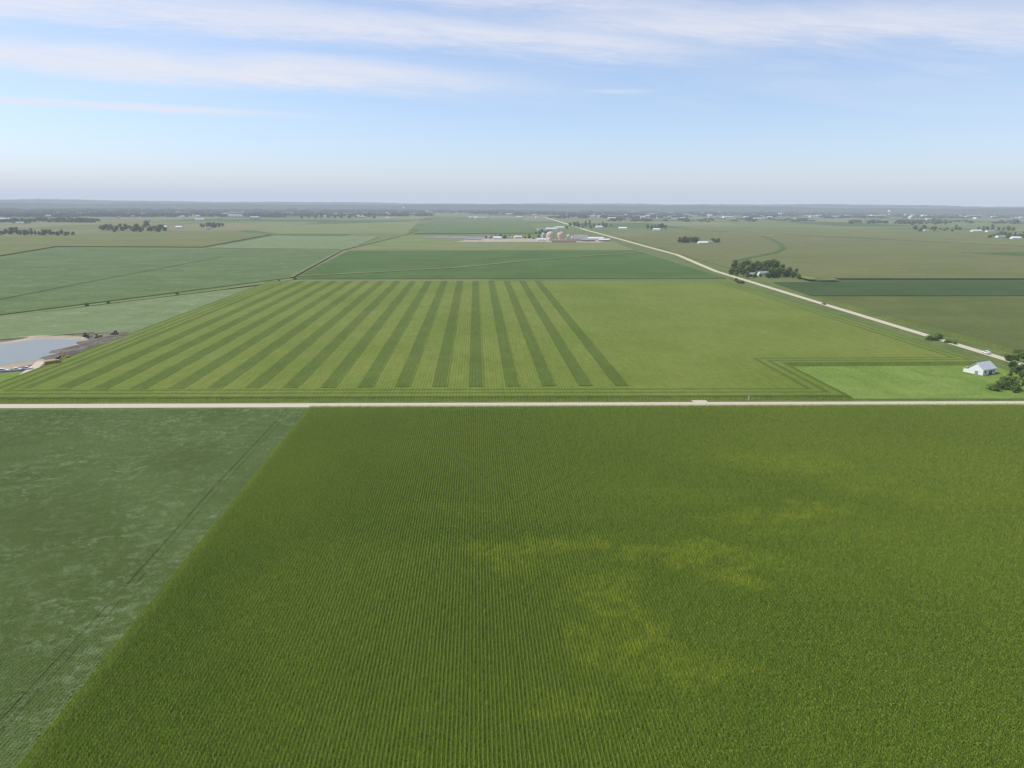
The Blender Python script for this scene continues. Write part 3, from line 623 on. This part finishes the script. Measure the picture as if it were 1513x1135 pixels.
def excavator(u,v,rz,label):
    X,Y=G(u,v); e=root("excavator",(X,Y,.3),rz,label,"excavator","earthmoving machines at the pond")
    for s_ in(-1,1):
        b=MB(); b.prism([(-2.1,.1),(-1.7,0),(1.7,0),(2.1,.1),(2.2,.5),(1.8,.9),(-1.8,.9),(-2.2,.5)],s_*1.35-.3,s_*1.35+.3); obj("track",b.mesh("track",M_black),e)
    b=MB(); b.box((-.4,0,1.5),(3.6,2.7,.9)); b.box((-1.6,0,2.1),(1.2,2.5,.5)); bd=obj("body",b.mesh("body",M_yel2),e)
    b=MB(); b.prism([(.2,1.95),(1.5,1.95),(1.3,3.0),(.2,3.05)],.35,1.3); cb=obj("cab",b.mesh("cab",M_yel2),e)
    b=MB(); b.prism([(.35,2.2),(1.46,2.2),(1.27,2.9),(.35,2.9)],.33,1.32); obj("window",b.mesh("window",M_glass),cb)
    b=MB(); b.limb((1.1,-.2,1.7),(3.6,-.2,4.2),.35,.28,4); b.limb((3.6,-.2,4.2),(5.6,-.2,3.7),.28,.22,4); b.limb((5.6,-.2,3.8),(6.1,-.2,1.3),.22,.16,4); bo=obj("boom",b.mesh("boom",M_yel2),e)
    b=MB(); b.prism([(5.6,.3),(6.6,.4),(6.5,1.3),(6.0,1.4)],-.75,.35); obj("bucket",b.mesh("bucket",M_black),bo)
def dozer(u,v,rz,label,mat):
    X,Y=G(u,v); e=root("bulldozer",(X,Y,.3),rz,label,"bulldozer","earthmoving machines at the pond")
    for s_ in(-1,1):
        b=MB(); b.prism([(-1.8,.1),(-1.5,0),(1.5,0),(1.9,.2),(1.6,1.0),(-1.2,1.2),(-1.9,.8)],s_*1.15-.28,s_*1.15+.28); obj("track",b.mesh("track",M_black),e)
    b=MB(); b.box((.7,0,1.3),(2.2,1.4,1.1)); b.box((-1,0,1.1),(1.4,1.6,.8)); obj("body",b.mesh("body",mat),e)
    b=MB(); b.box((-.7,0,2.2),(1.5,1.5,1.4),taper=.88); obj("cab",b.mesh("cab",M_glass),e)
    b=MB(); b.prism([(2.3,.05),(2.6,.05),(2.45,.7),(2.65,1.4),(2.4,1.4),(2.2,.7)],-1.8,1.8); obj("blade",b.mesh("blade",M_steel),e)
def dump(u,v,rz,label):
    X,Y=G(u,v); e=root("dump_truck",(X,Y,.3),rz,label,"dump truck","earthmoving machines at the pond")
    b=MB(); b.prism([(-3.6,1.6),(1.6,1.4),(2.0,3.1),(-3.9,2.9)],-1.4,1.4); obj("dump_body",b.mesh("dump_body",M_yel2),e)
    b=MB(); b.prism([(2.0,.8),(4.3,.8),(4.3,1.9),(3.6,3.0),(2.1,3.0)],-1.25,1.25); obj("cab",b.mesh("cab",M_yel2),e)
    b=MB(); b.box((0,0,.95),(7.6,1.0,.4)); obj("chassis",b.mesh("chassis",M_black),e)
    wheels(e,[(-2.6,-1.2),(-2.6,1.2),(-1,-1.2),(-1,1.2),(3.1,-1.2),(3.1,1.2)],.8,.5)
excavator(98,532,rad(150),"yellow tracked excavator working by the pond"); excavator(146,500,rad(200),"yellow excavator on the far spoil bank"); dump(78,541,rad(40),"yellow dump truck beside the dug soil")
dozer(128,498,rad(10),"dark bulldozer at the pond's far bank",M_yel2); dozer(170,495,rad(160),"bulldozer working behind the dark soil",M_yel2); dozer(88,535,rad(60),"small bulldozer beside the sandy bank",M_yel2)
X,Y=G(1106,592); e=root("marker_post",(X,Y,0),0,"small white marker post at the field edge","post")
b=MB(); b.cyl((0,0,-.2),.08,2.4,n=8); obj("post",b.mesh("post",M_white),e); b=MB(); b.box((0,-.1,2.0),(.7,.05,.7)); obj("plate",b.mesh("plate",M_white),e)
